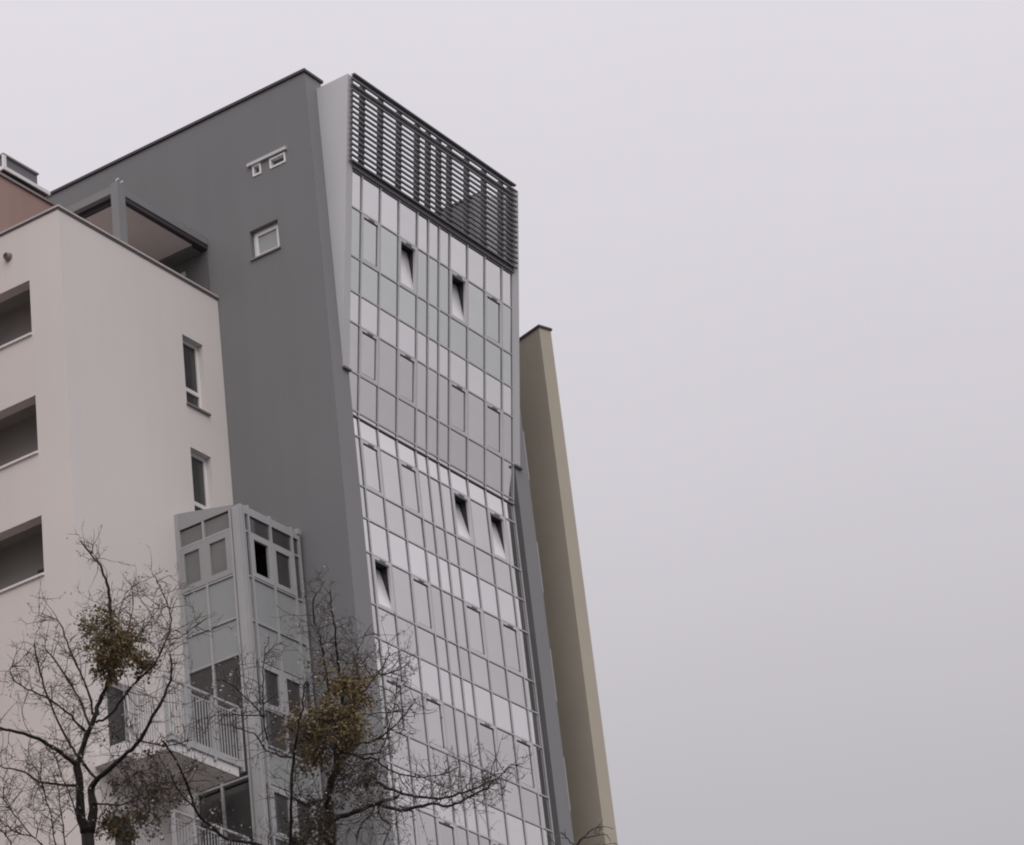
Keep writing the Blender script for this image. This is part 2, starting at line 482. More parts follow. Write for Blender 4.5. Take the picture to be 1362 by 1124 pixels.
# ---- louvred crown
def crown_y(z, d): return lean_y(z) - 0.02 + d
zs = 43.30
k = 0
while zs < 45.62:
    y = crown_y(zs, -0.045)
    sl = MB().hexa([(-3.57, -0.030, -0.031), (3.57, -0.030, -0.031), (3.57, 0.030, -0.018), (-3.57, 0.030, -0.018),
                    (-3.57, -0.030, 0.016), (3.57, -0.030, 0.016), (3.57, 0.030, 0.029), (-3.57, 0.030, 0.029)])
    if k == 0: slat_me = sl.mesh('louvre_slat', M['slat'])
    place('louvre_slat', slat_me, tower, (4.10 + random.uniform(-.008, .008), y, zs), (random.uniform(-.03, .03), 0, 0))
    zs += 0.1455; k += 1
for i, x in enumerate(COLS[:-1] + [7.50]):
    if i == 0: continue
    wd = 0.13
    MB().hexa([(x - wd / 2, crown_y(43.16, 0.03), 43.18), (x + wd / 2, crown_y(43.16, 0.03), 43.18), (x + wd / 2, crown_y(43.16, 0.13), 43.18), (x - wd / 2, crown_y(43.16, 0.13), 43.18),
               (x - wd / 2, crown_y(45.6, 0.03), 45.58), (x + wd / 2, crown_y(45.6, 0.03), 45.58), (x + wd / 2, crown_y(45.6, 0.13), 45.58), (x - wd / 2, crown_y(45.6, 0.13), 45.58)]).build('louvre_post', M['slat'], tower)
for z0, z1, dy0, dy1 in ((45.56, 45.655, 0.034, 0.06), (45.285, 45.405, 0.034, 0.06), (43.152, 43.40, -0.005, 0.10)):
    ya, yb = crown_y((z0 + z1) / 2, dy0), crown_y((z0 + z1) / 2, dy1)
    MB().box(0.68, 7.57, ya, yb, z0, z1).build('louvre_rail', M['slat'], tower)
MB().box(0.60, 7.62, crown_y(45.62, -0.075), crown_y(45.62, 0.02), 45.62, 45.66).build('louvre_cap', M['slat'], tower)
# plant on the terrace seen through the slats
MB().box(6.3, 6.9, 0.3, 0.9, 43.2, 44.9).build('roof_duct', M['cap'], tower)
MB().box(5.2, 7.63, 0.5, 0.58, 44.55, 44.65).build('roof_pipe', M['slat'], tower)

# ---- loggia parapets on the far side of the tower
for z in (45.0, 42.05, 39.1, 36.0, 33.1, 30.28, 27.4, 24.4):
    MB().box(8.202, 8.246, 0.01, 5.0, z - 1.38, z).build('loggia_parapet', M['copingcream'], tower)

# ================================================================= tan wall beside the tower
tanw = empty('tan_wall', (9.66, 0.0, 0), 'tall thin tan slab wall standing just right of the grey tower', 'wall')
def turned(a, b, t=-17.0):
    c, s_ = math.cos(math.radians(t)), math.sin(math.radians(t))
    return (9.66 + a * c - b * s_, 0.0 + a * s_ + b * c)
def turned_box(a0, a1, b0, b1, z0, z1):
    p = [turned(a0, b0), turned(a1, b0), turned(a1, b1), turned(a0, b1)]
    return MB().hexa([(x, y, z0) for x, y in p] + [(x, y, z1) for x, y in p])
turned_box(0, 0.40, 0, 5.0, 0, 42.68).build('wall_slab', M['tan'], tanw)
turned_box(-0.03, 0.43, -0.035, 5.03, 42.682, 42.745).build('coping', M['coping'], tanw)

# ================================================================= cream apartment block
XC, YC = -5.75, 3.10
cream = empty('cream_apartment_block', (XC, YC, 0), 'cream rendered apartment block with loggias and a glazed bay, left of the tower', 'building')
FH = [(-1.49, -0.73, 37.38, 39.24), (-1.48, -0.73, 34.42, 36.27)]
DOORS = [(-4.98, -4.10, 27.62, 29.50), (-4.98, -4.10, 24.67, 26.55)]
holed_wall('y', YC, 0.30, XC, -0.004, 0.0, 40.80, FH + DOORS).build('front_wall', M['cream'], cream)
LH = [(4.03, 7.2, 37.90, 39.29), (4.01, 7.2, 34.92, 36.34), (4.00, 7.2, 31.97, 33.38)]
holed_wall('x', XC, 0.30, YC + 0.30, 16.0, 0.0, 40.80, LH).build('side_wall', M['cream'], cream)
MB().box(XC + 0.302, -0.004, YC + 0.302, 16.0, 39.75, 39.95).build('roof_terrace', M['terrace'], cream)
MB().box(XC - 0.045, 0 - 0.004, YC - 0.045, YC + 0.34, 40.802, 40.855).box(XC - 0.045, XC + 0.34, YC + 0.34, 16.0, 40.802, 40.85).build('coping', M['copingcream'], cream)
MB().box(XC - 0.02, -0.006, YC - 0.02, YC - 0.001, 40.75, 40.801).box(XC - 0.02, XC - 0.001, YC - 0.001, 16.0, 40.765, 40.801).build('coping_drip', M['drip'], cream)
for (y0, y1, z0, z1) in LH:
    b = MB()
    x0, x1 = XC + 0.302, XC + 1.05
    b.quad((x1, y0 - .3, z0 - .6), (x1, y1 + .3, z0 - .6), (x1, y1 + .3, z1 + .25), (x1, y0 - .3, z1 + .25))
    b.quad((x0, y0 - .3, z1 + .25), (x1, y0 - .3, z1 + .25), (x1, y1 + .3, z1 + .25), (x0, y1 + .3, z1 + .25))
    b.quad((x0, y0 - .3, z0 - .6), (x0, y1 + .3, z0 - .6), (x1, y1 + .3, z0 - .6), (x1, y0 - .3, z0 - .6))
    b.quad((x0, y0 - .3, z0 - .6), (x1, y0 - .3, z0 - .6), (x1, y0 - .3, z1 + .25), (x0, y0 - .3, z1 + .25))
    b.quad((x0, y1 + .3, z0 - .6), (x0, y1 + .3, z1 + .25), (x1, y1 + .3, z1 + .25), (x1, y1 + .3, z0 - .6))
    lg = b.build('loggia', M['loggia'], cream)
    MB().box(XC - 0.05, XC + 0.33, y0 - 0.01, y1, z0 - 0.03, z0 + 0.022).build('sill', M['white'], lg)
# flue cap on the side wall
v = MB()
prof = [(0.0, 0.105), (-0.03, 0.10), (-0.10, 0.085), (-0.12, 0.07)]
v.tube([(XC + x, 4.60, 40.13, r) for x, r in prof], 14)
vc = v.build('flue_cap', M['copinglight'], cream, smooth=False)
MB().tube([(XC - 0.121, 4.60, 40.13, 0.05), (XC - 0.13, 4.60, 40.13, 0.05)], 12).build('flue_mouth', M['box'], vc)
for (x0, x1, z0, z1) in FH:
    f = MB().ring('y', x0 + 0.002, x1 - 0.002, z0 + 0.03, z1 - 0.002, YC + 0.15, YC + 0.23, 0.085).build('window', M['white'], cream)
    zt = z0 + 0.53
    MB().box(x0 + 0.09, x1 - 0.09, YC + 0.14, YC + 0.22, zt - 0.05, zt + 0.05).build('window_rail', M['white'], f)
    MB().box(x0 + 0.088, x1 - 0.088, YC + 0.185, YC + 0.20, z0 + 0.117, zt - 0.052).build('pane', M['darkglass'], f)
    MB().box(x0 + 0.088, x1 - 0.088, YC + 0.185, YC + 0.20, zt + 0.052, z1 - 0.09).build('pane', M['darkglass'], f)
    MB().box(x0 - 0.03, x1 + 0.06, YC - 0.06, YC + 0.15, z0 - 0.02, z0 + 0.025).build('sill', M['copinglight'], f)
for (x0, x1, z0, z1) in DOORS:
    f = MB().ring('y', x0 + 0.002, x1 - 0.002, z0 + 0.002, z1 - 0.002, YC + 0.12, YC + 0.2, 0.07).build('balcony_door', M['white'], cream)
    MB().box(x0 + 0.072, x1 - 0.072, YC + 0.15, YC + 0.165, z0 + 0.072, z1 - 0.072).build('pane', M['darkglass'], f)

# ---- glazed bay
BX0, BX1, BY0, BY1 = -2.27, -0.15, 1.25, YC - 0.004
bay = MB().box(BX0 + 0.002, BX0 + 0.09, BY1 - 0.10, BY1, 0, 34.25) \
    .box(BX0, BX0 + 0.085, BY0, BY0 + 0.25, 0, 33.87).build('glazed_bay', M['bayframe'], cream)
MB().prism_x(BX0 + 0.004, BX0 + 0.05, [(BY0 + 0.252, 33.82), (BY1 - 0.102, 33.82), (BY1 - 0.102, 34.24), (2.6, 34.16), (BY0 + 0.252, 33.92)]).build('bay_gable', M['bayside'], bay)
MB().hexa([(BX0 + 0.05, BY0 + 0.02, 33.80), (BX1, BY0 + 0.02, 33.80), (BX1, BY1, 34.16), (BX0 + 0.05, BY1, 34.16),
           (BX0 + 0.05, BY0 + 0.02, 33.88), (BX1, BY0 + 0.02, 33.88), (BX1, BY1, 34.24), (BX0 + 0.05, BY1, 34.24)]).build('bay_roof', M['cap'], bay)
# corner post tube and the joints of its cover
MB().box(BX0 + 0.088, BX0 + 0.115, BY0 - 0.02, BY0 + 0.05, 0, 33.86).build('corner_rib', M['bayframe'], bay)
MB().box(BX0 - 0.015, BX0 - 0.001, BY0 + 0.03, BY0 + 0.21, 0, 33.80).build('corner_cover', M['bayframe'], bay)
# side face (seen to the left of the corner)
def side_pane(y0, y1, z0, z1, m, name='pane', d=0.03):
    return MB().box(BX0 + d, BX0 + d + 0.02, y0, y1, z0, z1).build(name, m, bay)
YM = 2.31
for y0, y1 in ((1.60, YM - 0.03), (YM + 0.03, 3.0)):
    side_pane(y0, y1, 33.40, 33.79, M['sideglass'], d=0.05)
    MB().ring('x', y0 - 0.02, y1 + 0.02, 32.27, 33.33, BX0 - 0.01, BX0 + 0.06, 0.14).build('sash', M['bayside'], bay)
    side_pane(y0 + 0.12, y1 - 0.12, 32.41, 33.19, M['sideglass'], d=0.035)
    side_pane(y0, y1, 31.24, 32.21, M['panel'], 'panel')
    side_pane(y0, y1, 30.37, 31.18, M['panel'], 'panel')
    side_pane(y0, y1, 27.62, 30.33, M['darkglass'], 'door_pane', 0.04)
    side_pane(y0, y1, 24.67, 27.38, M['darkglass'], 'door_pane', 0.04)
    side_pane(y0, y1, 0.1, 24.4, M['panel'], 'panel')
for y in (1.55, YM, 3.0):
    MB().box(BX0 - 0.006, BX0 + 0.07, y - 0.03, y + 0.03, 0, 33.81).build('bay_post', M['bayframe'], bay)
for z in (33.365, 32.24, 31.21, 30.35, 27.5, 24.53):
    MB().box(BX0 + 0.0, BX0 + 0.065, 1.581, 2.969, z - 0.022, z + 0.022).build('bay_rail', M['bayframe'], bay)
    MB().box(BX0 + 0.022, BX0 + 0.03, 1.581, 2.969, z - 0.045, z - 0.023).build('bay_joint', M['gasket'], bay)
# front face (seen to the right of the corner)
XP = [-2.015, -1.22, -0.43]
def front_pane(x0, x1, z0, z1, m, name='pane', d=0.03):
    return MB().box(x0, x1, BY0 + d, BY0 + d + 0.02, z0, z1).build(name, m, bay)
EDG = [-2.155, -2.015, -1.22, -0.43, -0.16]
def front_rail(z, h=0.022, d=0.0):
    MB().box(EDG[0], EDG[-1], BY0 + d, BY0 + 0.06, z - h, z + h).build('bay_rail', M['bayframe'], bay)
    MB().box(EDG[0] + 0.01, EDG[-1] - 0.01, BY0 + 0.02, BY0 + 0.028, z - h - 0.02, z - h - 0.001).build('bay_joint', M['gasket'], bay)
for x in XP + [-0.165]:
    MB().box(x - 0.027, x + 0.027, BY0 - 0.03, BY0 + 0.055, 0, 33.90).build('bay_post', M['bayframe'], bay)
MB().box(-0.225, -0.105, BY0 - 0.05, BY0 + 0.08, 33.80, 33.93).build('bay_cap', M['bayframe'], bay)
MB().box(EDG[0], EDG[-1], BY0 - 0.012, BY0 + 0.05, 33.67, 33.86).build('bay_fascia', M['bayframe'], bay)
levels = [(33.65, 33.25, 32.15, 31.08, 30.16), (30.14, 30.14, 29.05, 28.19, 27.30), (27.28, 27.28, 26.1, 25.2, 24.3)]
for li, (zt, zw, zs, zp, zb) in enumerate(levels):
    for i in range(4):
        x0, x1 = EDG[i] + 0.03, EDG[i + 1] - 0.03
        wide = i in (1, 2)
        if zt - zw > 0.1: front_pane(x0, x1, zw + 0.025, zt, M['darkglass'])
        if wide:
            MB().ring('y', x0 - 0.002, x1 + 0.002, zs + 0.025, zw - 0.025, BY0 - 0.012, BY0 + 0.05, 0.115).build('sash', M['bayframe'], bay)
            if not (li == 0 and i == 1):
                front_pane(x0 + 0.112, x1 - 0.112, zs + 0.14, zw - 0.14, M['darkglass'])
        else:
            front_pane(x0, x1, zs + 0.025, zw - 0.025, M['darkglass'])
        front_pane(x0, x1, zp + 0.025, zs - 0.025, M['panel'] if li == 0 else M['darkglass'], 'panel')
        front_pane(x0, x1, zb + 0.025, zp - 0.025, M['panel'], 'panel')
    for z in {zw, zs, zp, zb}: front_rail(z)
MB().box(-2.13, -0.16, BY0 + 0.03, BY0 + 0.05, 0.1, 24.25).build('panel', M['panel'], bay)
MB().box(BX1 - 0.03, BX1, BY0 + 0.06, BY1, 0, 33.8).build('bay_side', M['bayside'], bay)
MB().box(BX0 + 0.1, BX1 - 0.05, BY0 + 1.2, BY0 + 1.25, 24.3, 33.75).build('inner_wall', M['room'], bay)
MB().box(BX0 + 0.1, BX1 - 0.05, BY0 + 0.07, BY1, 33.66, 33.7).build('inner_ceiling', M['room'], bay)
for z in (30.6, 27.45):
    MB().box(BX0 + 0.1, BX1 - 0.05, BY0 + 0.1, BY1, z, z + 0.2).build('inner_floor', M['room'], bay)

# ---- balconies beside the bay
def balcony(z):
    """z: top of the handrail"""
    zs0, zs1 = z - 1.64, z - 1.36
    BXL, BXR, BYF = -5.20, -2.72, 1.40
    b = MB().box(BXL, -2.84, BYF, YC - 0.002, zs0, zs1).build('balcony', M['slab'], cream)
    MB().box(BXL + 0.03, -2.87, BYF + 0.05, YC - 0.01, zs0 - 0.012, zs0 - 0.002).build('balcony_soffit', M['soffit'], b)
    MB().box(BXL - 0.02, BXR - 0.02, BYF - 0.04, BYF - 0.002, zs1 - 0.06, zs1 + 0.10).build('kerb_rail', M['railing'], b)
    MB().box(BXL, BXR, BYF - 0.035, BYF + 0.02, z - 0.045, z).build('handrail', M['railing'], b)
    MB().box(BXL, BXR, BYF - 0.02, BYF + 0.005, z - 0.20, z - 0.175).build('upper_rail', M['railing'], b)
    me = box_mesh('bar', 0.018, 0.018, 1.10, M['railing'])
    n = 25
    for i in range(n):
        x = BXL + 0.06 + (BXR - BXL - 0.12) * i / (n - 1)
        place('bar', me, b, (x, BYF - 0.01, z - 0.75))
    for x in (BXL, -4.55, -3.66, BXR):
        MB().box(x - 0.035, x + 0.035, BYF - 0.055, BYF - 0.041 + 0.05, z - 1.50, z - 0.05).build('post', M['railing'], b)
    # return rail to the bay
    MB().box(BXR - 0.02, BXR + 0.02, BYF + 0.03, 1.62, z - 0.045, z).build('handrail', M['railing'], b)
    # narrow stepped part by the balcony door
    c = MB().box(-5.50, -5.22, 2.25, YC - 0.002, z - 1.60, z - 1.28).build('side_balcony', M['slab'], cream)
    MB().box(-5.50, -4.5, 2.22, 2.26, z - 0.04, z).build('handrail', M['railing'], c)
    me2 = box_mesh('bar', 0.018, 0.018, 1.24, M['railing'])
    for i in range(13):
        place('bar', me2, c, (-5.48 + 0.96 * i / 12, 2.24, z - 0.66))
    MB().box(-5.19, -4.5, 2.262, YC - 0.002, z - 1.34, z - 1.262).build('kerb', M['slab'], c)
    MB().box(-5.16 - 0.035, -5.16 + 0.035, 2.2, 2.219, z - 1.3, z).build('post', M['railing'], c)
for z in (28.91, 25.94): balcony(z)

chest = empty('storage_box', (XC + 0.55, 4.25, 31.38), 'dark box at the right end of the lowest visible loggia', 'box')
MB().box(XC + 0.35, XC + 0.75, 4.03, 4.45, 31.38, 32.28).build('box_body', M['box'], chest)
MB().box(XC + 0.33, XC + 0.77, 4.01, 4.47, 32.282, 32.32).build('box_lid', M['coping'], chest)

# ---- canopy on the roof terrace
can = empty('terrace_canopy', (-3.2, 3.4, 39.95), 'grey framed canopy with brown soffit on the cream block roof terrace', 'canopy')
MB().box(-3.40, -3.13, 3.23, 3.44, 40.852, 42.64).build('post', M['canopy'], can)
MB().box(-3.128, -0.004, 3.25, 3.41, 42.36, 42.56).build('front_beam', M['canopy'], can)
MB().box(-3.39, -3.23, 3.442, 6.5, 42.38, 42.58).build('side_beam', M['canopy'], can)
MB().box(-3.12, -0.40, 3.42, 6.5, 42.27, 42.35).build('soffit_panel', M['soffit'], can)
MB().box(-3.22, -0.01, 3.43, 6.5, 42.40, 42.54).build('roof_deck', M['coping'], can)
MB().box(-3.12, -0.02, 3.27, 3.40, 42.24, 42.358).box(-3.21, -3.14, 3.45, 6.5, 42.24, 42.39).build('shadow_trim', M['coping'], can)
MB().box(-0.39, -0.01, 3.45, 6.5, 42.20, 42.33).build('wall_beam', M['slat'], can)
MB().box(-0.03, -0.008, 3.30, 6.5, 39.95, 42.19).build('wall_shade_panel', M['wallshade'], can)  # dark sheet added for the shade on the tower wall under the canopy
for x, y, s_ in ((-3.34, 3.30, 0), (-3.18, 3.30, 1)):
    MB().tube([(x, y, 42.64, 0.015), (x, y, 42.72, 0.015), (x + 0.05, y - .03, 42.75, 0.03)], 8).build('spotlight', M['lamp'], can)

# ================================================================= brown building behind
brn = empty('brown_building', (-3.5, 6.6, 0), 'rust brown building with grey roof box, behind the cream block at the left edge', 'building')
MB().box(-12, -0.006, 6.6, 14.0, 0, 44.17).build('wall', M['brown'], brn)
MB().box(-12, -0.006, 6.55, 6.9, 44.172, 44.24).build('coping', M['copinglight'], brn)
MB().box(-3.05, -1.75, 7.0, 12.0, 44.17, 44.55).build('penthouse_wall', M['cap'], brn)
sl = MB().box(-3.32, -1.62, 6.72, 12.0, 44.56, 44.66).build('eave_slab', M['white'], brn)
MB().box(-3.28, -1.66, 6.76, 12.0, 44.548, 44.558).build('eave_soffit', M['coping'], sl)
rb = MB().box(-3.05, -1.82, 6.95, 12.0, 44.662, 45.15).build('roof_box', M['cap'], brn)
MB().box(-3.11, -3.0, 6.9, 6.948, 44.662, 45.15).build('corner_post', M['white'], rb)
MB().box(-3.10, -1.80, 6.90, 12.0, 45.152, 45.20).build('roof_cap', M['copinglight'], rb)
LEFT_TRUNK = [
 [(-31.88,-18.39,12.86,0.04),(-31.96,-18.41,13.07,0.0367),(-32.08,-18.52,13.29,0.0333),(-32.13,-18.53,13.45,0.03)],
 [(-31.86,-18.43,12.86,0.04),(-31.87,-18.5,13.07,0.0347),(-31.86,-18.47,13.28,0.0293),(-31.9,-18.6,13.34,0.024)],
]
LEFT_LIMBS = [
 [(-31.91,-18.6,13.34,0.02),(-31.99,-18.97,13.41,0.0178),(-32.09,-19.23,13.44,0.0157),(-32.18,-19.45,13.52,0.0135),(-32.27,-19.75,13.72,0.0113),(-32.39,-19.94,13.85,0.0092),(-32.55,-20.06,13.96,0.007)],
 [(-31.91,-18.6,13.34,0.013),(-31.88,-18.48,13.46,0.0121),(-31.97,-18.47,13.54,0.0112),(-31.96,-18.37,13.7,0.0104),(-32.0,-18.31,13.84,0.0095),(-32.08,-18.25,14.08,0.0086),(-32.09,-18.14,14.4,0.0077),(-32.14,-18.13,14.61,0.0069),(-32.26,-18.19,14.79,0.006)],
 [(-32.14,-18.54,13.44,0.018),(-32.33,-18.58,13.45,0.0169),(-32.55,-18.66,13.44,0.0157),(-32.77,-18.68,13.46,0.0146),(-32.96,-18.67,13.47,0.0134),(-33.13,-18.63,13.48,0.0123),(-33.31,-18.63,13.46,0.0111),(-33.5,-18.58,13.49,0.01)],
 [(-32.14,-18.54,13.44,0.024),(-32.17,-18.64,13.55,0.0227),(-32.19,-18.74,13.69,0.0213),(-32.17,-18.82,13.84,0.02),(-32.1,-18.83,14.0,0.0187),(-32.12,-18.94,14.11,0.0173),(-32.06,-18.94,14.28,0.016),(-32.17,-19.06,14.44,0.0147),(-32.27,-19.16,14.66,0.0133),(-32.3,-19.19,14.89,0.012),(-32.37,-19.22,15.03,0.0107),(-32.42,-19.21,15.17,0.0093),(-32.41,-19.14,15.29,0.008),(-32.4,-19.07,15.38,0.0067),(-32.43,-19.03,15.47,0.0053),(-32.48,-19.0,15.53,0.004)],
 [(-32.11,-18.71,13.78,0.011),(-32.07,-18.61,13.99,0.0102),(-32.03,-18.54,14.12,0.0093),(-31.95,-18.39,14.34,0.0085),(-32.0,-18.33,14.49,0.0077),(-31.99,-18.2,14.7,0.0068),(-31.95,-18.05,14.9,0.006)],
 [(-32.07,-18.71,13.92,0.01),(-32.11,-18.72,14.1,0.009),(-32.12,-18.65,14.32,0.008),(-32.18,-18.61,14.5,0.007),(-32.23,-18.58,14.68,0.006),(-32.3,-18.55,14.87,0.005),(-32.23,-18.37,15.01,0.004),(-32.28,-18.23,15.05,0.003)],
 [(-32.13,-18.66,13.75,0.01),(-32.27,-18.66,13.81,0.0092),(-32.42,-18.7,13.84,0.0084),(-32.55,-18.68,13.9,0.0077),(-32.71,-18.67,13.94,0.0069),(-32.87,-18.65,13.96,0.0061),(-33.09,-18.7,13.94,0.0053),(-33.22,-18.71,14.01,0.0046),(-33.26,-18.77,14.08,0.0038),(-33.33,-18.85,14.07,0.003)],
 [(-32.17,-18.83,13.77,0.011),(-32.09,-18.89,13.82,0.0104),(-32.1,-19.03,13.88,0.0098),(-32.05,-19.07,13.97,0.0092),(-32.18,-19.25,13.96,0.0085),(-32.19,-19.42,14.04,0.0079),(-32.29,-19.66,14.05,0.0073),(-32.24,-19.72,14.2,0.0067),(-32.25,-19.82,14.31,0.0061),(-32.22,-19.84,14.45,0.0055),(-32.33,-19.92,14.51,0.0048),(-32.5,-20.02,14.54,0.0042),(-32.5,-19.97,14.67,0.0036),(-32.63,-20.02,14.7,0.003)],
 [(-32.07,-18.48,13.26,0.012),(-32.25,-18.43,13.24,0.0109),(-32.4,-18.34,13.25,0.0097),(-32.58,-18.38,13.23,0.0086),(-32.71,-18.4,13.25,0.0074),(-32.94,-18.47,13.2,0.0063),(-33.0,-18.34,13.26,0.0051),(-33.18,-18.32,13.25,0.004)],
 [(-32.27,-19.83,14.27,0.006),(-32.25,-19.9,14.26,0.0052),(-32.27,-19.99,14.24,0.0044),(-32.29,-20.11,14.26,0.0036),(-32.36,-20.26,14.25,0.0028),(-32.37,-20.38,14.27,0.002)],
 [(-31.94,-18.54,13.1,0.009),(-31.74,-18.55,13.14,0.0077),(-31.61,-18.63,13.14,0.0065),(-31.49,-18.69,13.22,0.0052),(-31.39,-18.72,13.31,0.004)],
 [(-31.97,-18.44,12.84,0.007),(-32.15,-18.51,12.97,0.006),(-32.38,-18.61,13.13,0.005),(-32.63,-18.71,13.31,0.004),(-32.72,-18.74,13.39,0.003)],
 [(-32.26,-18.35,12.57,0.006),(-32.42,-18.45,12.77,0.0054),(-32.38,-18.4,12.94,0.0048),(-32.54,-18.48,13.03,0.0042),(-32.67,-18.56,13.11,0.0036),(-32.85,-18.64,13.2,0.003)],
 [(-32.06,-18.3,12.64,0.006),(-32.17,-18.37,12.81,0.0053),(-32.33,-18.49,12.91,0.0045),(-32.54,-18.62,13.14,0.0037),(-32.65,-18.64,13.24,0.003)],
 [(-32.48,-18.4,12.56,0.006),(-32.63,-18.37,12.65,0.0055),(-32.77,-18.37,12.75,0.005),(-32.83,-18.3,12.89,0.0045),(-32.96,-18.33,12.95,0.004),(-33.12,-18.49,12.99,0.0035),(-33.13,-18.56,13.03,0.003)],
 [(-32.62,-18.15,12.54,0.006),(-32.83,-18.24,12.63,0.005),(-32.98,-18.29,12.64,0.004),(-33.15,-18.36,12.63,0.003)],
 [(-32.59,-18.33,12.67,0.006),(-32.73,-18.33,12.65,0.0053),(-32.88,-18.34,12.66,0.0045),(-32.98,-18.34,12.69,0.0037),(-33.15,-18.45,12.66,0.003)],
 [(-31.75,-18.98,13.66,0.007),(-31.72,-19.16,13.57,0.006),(-31.67,-19.27,13.53,0.005),(-31.74,-19.49,13.47,0.004),(-31.74,-19.63,13.46,0.003)],
 [(-32.16,-19.01,14.15,0.007),(-32.15,-19.08,14.33,0.0062),(-32.14,-19.13,14.55,0.0054),(-32.12,-19.14,14.77,0.0046),(-32.01,-19.11,14.99,0.0038),(-31.93,-19.11,15.14,0.003)],
 [(-32.19,-19.11,14.3,0.006),(-32.14,-19.23,14.51,0.005),(-32.02,-19.2,14.76,0.004),(-31.97,-19.21,14.97,0.003),(-31.99,-19.23,15.08,0.002)],
 [(-32.25,-19.24,14.31,0.006),(-32.19,-19.43,14.47,0.005),(-32.12,-19.52,14.62,0.004),(-32.08,-19.61,14.76,0.003),(-31.98,-19.58,14.86,0.002)],
]
MID_TRUNK = [
 [(-31.29,-20.79,12.09,0.046),(-31.39,-20.88,12.38,0.04),(-31.49,-20.94,12.57,0.034)],
]
